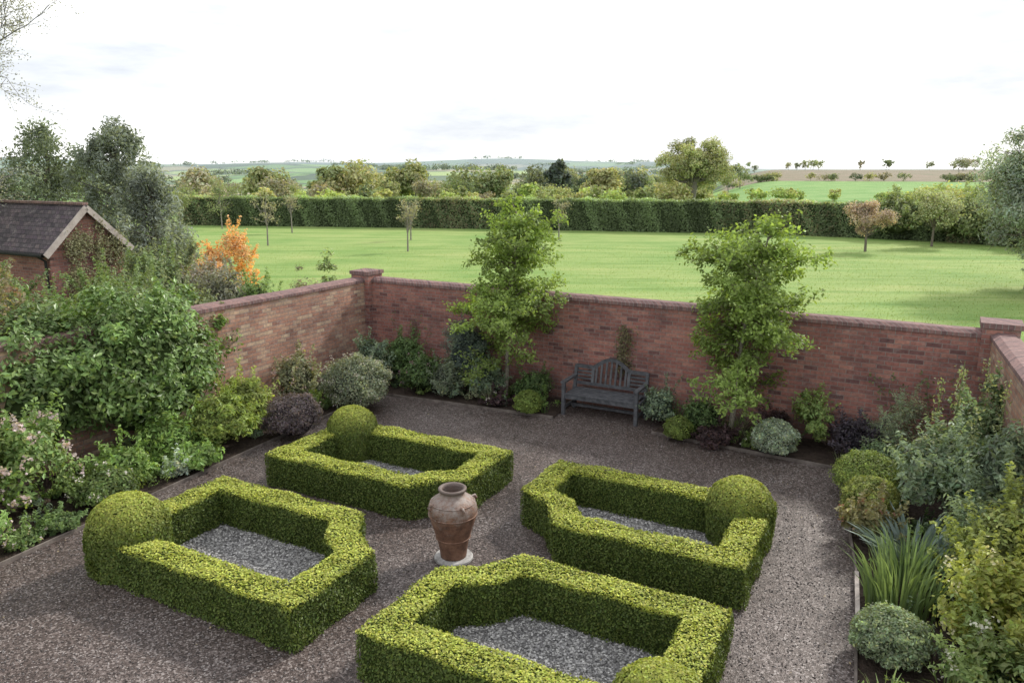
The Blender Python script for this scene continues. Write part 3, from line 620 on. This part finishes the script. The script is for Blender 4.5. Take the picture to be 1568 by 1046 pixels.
# large bare tree, upper left
B=MB();tips=[]
def br_(p,d,L,r,dep):
    q=[p];dd=d
    for _ in range(4):
        dd=unit(dd+rng.normal(0,.13,3)+np.array([0,0,.03]));q.append(q[-1]+dd*L/4)
    tube(B,q,np.linspace(r,r*.6,5),(.2,.19,.2),1,6 if r>.04 else 4)
    if dep<=1: tips.extend(q[1:])
    if dep==0: return
    for k in range(3 if dep<5 else 4):
        s_=rng.integers(2,5);nd=unit(dd+rng.normal(0,.55,3)*np.array([1,1,.8]))
        br_(q[s_],nd,L*rng.uniform(.62,.82),r*.54,dep-1)
bx=-15.9
br_(np.array([bx,19.,0.]),np.array([.05,0,1.]),3.5,.18,6)
br_(np.array([bx+.1,19.,3.2]),unit(np.array([.8,-.1,.8])),2.3,.09,5)
br_(np.array([bx+.1,19.,4.4]),unit(np.array([.7,.2,.9])),2.5,.08,5)
br_(np.array([bx+.2,19.,5.0]),unit(np.array([.7,0,1.0])),2.6,.08,5)
br_(np.array([bx+.2,19.,5.4]),unit(np.array([.6,-.2,1.2])),2.6,.08,5)
tips=np.array(tips);m=len(tips)*4;ii=rng.integers(0,len(tips),m)
leaves(B,tips[ii]+rng.normal(0,.07,(m,3)),rdir(m),.028,np.array([.24,.24,.22])*rng.uniform(.6,1.3,(m,1)))
B.build('bare_ash_tree',[LEAF,BARK])
# ------------------------------------------------------------------ field hedge + trees
def long_hedge(name,pts,h,w,col,n,leaf):
    B=MB();pts=[np.array(p,float) for p in pts]
    Ls=[np.linalg.norm(b-a) for a,b in zip(pts[:-1],pts[1:])];T=sum(Ls)
    for a,b,L in zip(pts[:-1],pts[1:],Ls):
        t=(b-a)/L;nn=np.array([-t[1],t[0]])
        w2=w*.42;z=h-.12
        q=[(*(a-nn*w2),0),(*(b-nn*w2),0),(*(b+nn*w2),0),(*(a+nn*w2),0),(*(a-nn*w2),z),(*(b-nn*w2),z),(*(b+nn*w2),z),(*(a+nn*w2),z)]
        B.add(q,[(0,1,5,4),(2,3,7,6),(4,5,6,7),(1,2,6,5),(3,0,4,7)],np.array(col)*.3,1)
        m=int(n*L/T);s=rng.random(m)*L;c=rng.random(m);
        top=c<.3;z=np.where(top,h,rng.random(m)*h);o=np.where(top,rng.uniform(-.5,.5,m)*w,np.where(c<.85,-1,1)*w*.5)
        bul=.13*np.sin(s*2.1)+.1*np.sin(s*5.3+z*2)
        p2=a+t*s[:,None]+nn*(o+np.sign(o)*bul*(~top)+rng.normal(0,.07,m))[:,None]
        z=z+np.where(top,.07*np.sin(s*1.3)+.05*np.sin(s*4)+rng.normal(0,.06,m),0)
        nw=np.where(top[:,None],np.array([0,0,1.]),np.concatenate([nn*1.,[0.3]])*np.sign(o)[:,None])
        nw[:,2]=np.abs(nw[:,2])
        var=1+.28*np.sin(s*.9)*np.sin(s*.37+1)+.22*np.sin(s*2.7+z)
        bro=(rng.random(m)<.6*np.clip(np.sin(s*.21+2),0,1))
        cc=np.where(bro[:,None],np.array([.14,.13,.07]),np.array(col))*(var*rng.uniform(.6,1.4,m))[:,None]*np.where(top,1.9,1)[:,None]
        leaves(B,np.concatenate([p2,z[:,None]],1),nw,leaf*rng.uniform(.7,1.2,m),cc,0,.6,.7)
    B.build(name,[LEAF,CORE])
long_hedge('field_hedge',[(-29,67.5),(-5,63.5),(20,57.5),(29.5,51),(34,44)],2.35,1.6,(.1,.14,.06),70000,.09)
B=MB()
for x,y,r,h in((29.5,50,2.2,3.2),(32,46.5,2.4,3.4),(26.5,52.5,1.8,3.0),(33,42,2.3,3.3)): shrub_into(B,x,y,r,h,(.18,.22,.1),.12,4500,K=34)
B.build('hedgerow_shrubs',[LEAF,CORE])
def young(x,y,H,r,col,n,leaf=.06,tr=.055):
    return tree('young_tree',x,y,H,0,r,H*.36,H*.64,col,leaf,n,tr=tr,K=18,clump=.35,hollow=.2,bark=(.22,.2,.18))
yc=(.22,.21,.14)
young(-15.4,48,3.6,1.2,yc,420);young(-16.7,58,3.9,1.3,yc,400);young(-6.1,44.5,3.5,.9,yc,350);young(-6.9,52,3.4,1.0,yc,300)
young(3.2,52,3.4,.9,yc,350);young(-26,60,4,1.6,(.18,.22,.09),1100);young(-23.5,62,4.4,1.8,(.18,.22,.1),1400)
tree('cherry_tree',20.6,44.3,3.7,0,1.7,1.15,2.1,(.31,.24,.2),.055,7000,tr=.08,K=40,clump=.26,hollow=.3)
tree('apple_tree',26.2,47.5,4.1,0,1.9,1.5,2.4,(.25,.28,.15),.06,7500,tr=.08,K=40,clump=.28,hollow=.3)
def haze(c,d):  # bakes distance haze into leaf and bark colour of far trees
    f=min(1,max(0,(d-100)/5200))**.6*.85;return np.array(c)*(1-f)+haze_tint*f
B=MB();tree_into(B,25.6,110,10,-.3,6.2,4.2,5.6,(.31,.33,.16),.15,24000,tr=.5,K=80,clump=.19,bark=(.2,.18,.16),hollow=.35);B.build('oak_tree',[FAR,BARK])
B=MB()
def mass(a0,a1,d0,d1,h0,h1,n,cols,q=420,leaf=.3,wr=.6):
    for _ in range(n):
        az=math.radians(rng.uniform(a0,a1));d=rng.uniform(d0,d1);x,y=d*math.sin(az),d*math.cos(az)
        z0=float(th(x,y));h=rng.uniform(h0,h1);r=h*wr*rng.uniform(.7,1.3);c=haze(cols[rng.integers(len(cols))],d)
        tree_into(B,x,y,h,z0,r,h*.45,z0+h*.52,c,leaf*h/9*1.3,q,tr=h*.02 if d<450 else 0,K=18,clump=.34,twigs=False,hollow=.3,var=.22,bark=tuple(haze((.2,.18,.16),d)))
ol=[(.28,.3,.13),(.22,.26,.11),(.33,.33,.15),(.2,.23,.13),(.28,.26,.18),(.14,.18,.08)]
dk=[(.1,.13,.07),(.08,.11,.07),(.14,.16,.08),(.12,.14,.1)]
yg=[(.32,.39,.12),(.27,.35,.11),(.35,.36,.14)]
mass(-25,15,92,125,2.6,3.9,42,yg+ol,600,.5)
mass(-24,15,140,230,5,8,28,ol,1100)
for px,hh in((-13.2,10),(-12.0,9.5),(-8.6,9.5),(-7.2,9.8),(-17.5,9),(-2.5,9.5),(-1,9),(6.2,9.5)): mass(px-.2,px+.2,170,185,hh,hh+.6,1,ol[:3],2200,.32,.65)
mass(-24,2,280,420,7,10.5,22,ol,700)
mass(1.5,10.5,290,350,11,15.5,36,ol+dk,900)
mass(2.6,3.6,280,290,15,18,5,[(.07,.09,.07)],700,.3,.28)
mass(-30,14,480,900,7,12,60,ol+dk,260,.5)
for dd,nn in((1000,60),(1450,70),(2100,90),(2300,60),(3000,80),(3900,100),(5500,60),(6900,80)):
    for c0_ in range(nn//10):
        a_=rng.uniform(-34,13);mass(a_,a_+rng.uniform(1,4),dd,dd*1.03,8,14+dd/500,10,dk,90 if dd<2000 else 50,.9 if dd<2000 else 1.3,1.0 if dd<2000 else 1.8)
mass(14,34,124,128,1.5,2.4,22,yg,400,.7,.9)
mass(14,34,226,232,1.6,2.6,34,ol+dk,260,.7,1.0)
mass(10,16.5,200,330,5,8,14,ol+dk,700)
mass(26,40,90,120,3.0,4.4,14,yg,700)
mass(29,34,380,420,5,7,8,ol,400)
for az in (15.6,17.4,19.6,20.1,20.7,21.2,21.5,24.2,25.7,25.9,28.3,29.6,14.2): mass(az-.08,az+.08,405,415,4.2,6,1,ol,260,.45,.5)
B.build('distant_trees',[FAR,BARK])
# ------------------------------------------------------------------ sky, sun, camera
w=bpy.data.worlds.new('World');scene.world=w;w.use_nodes=True;nt=w.node_tree
bg=nt.nodes['Background'];sky=N(nt,'ShaderNodeTexSky');sky.sky_type='NISHITA';sky.sun_disc=False
EL,AZ=math.radians(36),math.radians(48)
sky.sun_elevation=EL;sky.sun_rotation=AZ;sky.dust_density=2;sky.air_density=1
tc=N(nt,'ShaderNodeTexCoord');mp=N(nt,'ShaderNodeMapping');mp.inputs['Scale'].default_value=(1,1,4.5);nt.links.new(tc.outputs['Generated'],mp.inputs[0])
cl=ramp(nt,noise(nt,mp.outputs[0],2.6,7,.6),[(.34,(.45,.475,.515)),(.5,(.62,.63,.645)),(.62,(1,1,1))])
cl=mix(nt,cl,(13,13,13),1.0,'MULTIPLY')
c=mix(nt,sky.outputs[0],cl,.92);nt.links.new(c,bg.inputs[0]);bg.inputs[1].default_value=.146
s=bpy.data.lights.new('sun','SUN');s.energy=3.9;s.angle=math.radians(6);s.color=(1,.95,.86)
so=bpy.data.objects.new('sun',s);scene.collection.objects.link(so)
dirv=Vector((math.sin(AZ)*math.cos(EL),math.cos(AZ)*math.cos(EL),math.sin(EL)))
so.rotation_euler=(-dirv).to_track_quat('-Z','Y').to_euler()
cam=bpy.data.cameras.new('camera');co=bpy.data.objects.new('camera',cam);scene.collection.objects.link(co)
cam.sensor_width=36;cam.lens=1161/1568*36;cam.clip_end=20000;cam.clip_start=.1
co.location=(0,0,4.6);co.rotation_euler=(math.radians(90-12.67),0,0);scene.camera=co
scene.view_settings.view_transform='Standard';scene.view_settings.look='None';scene.view_settings.exposure=0
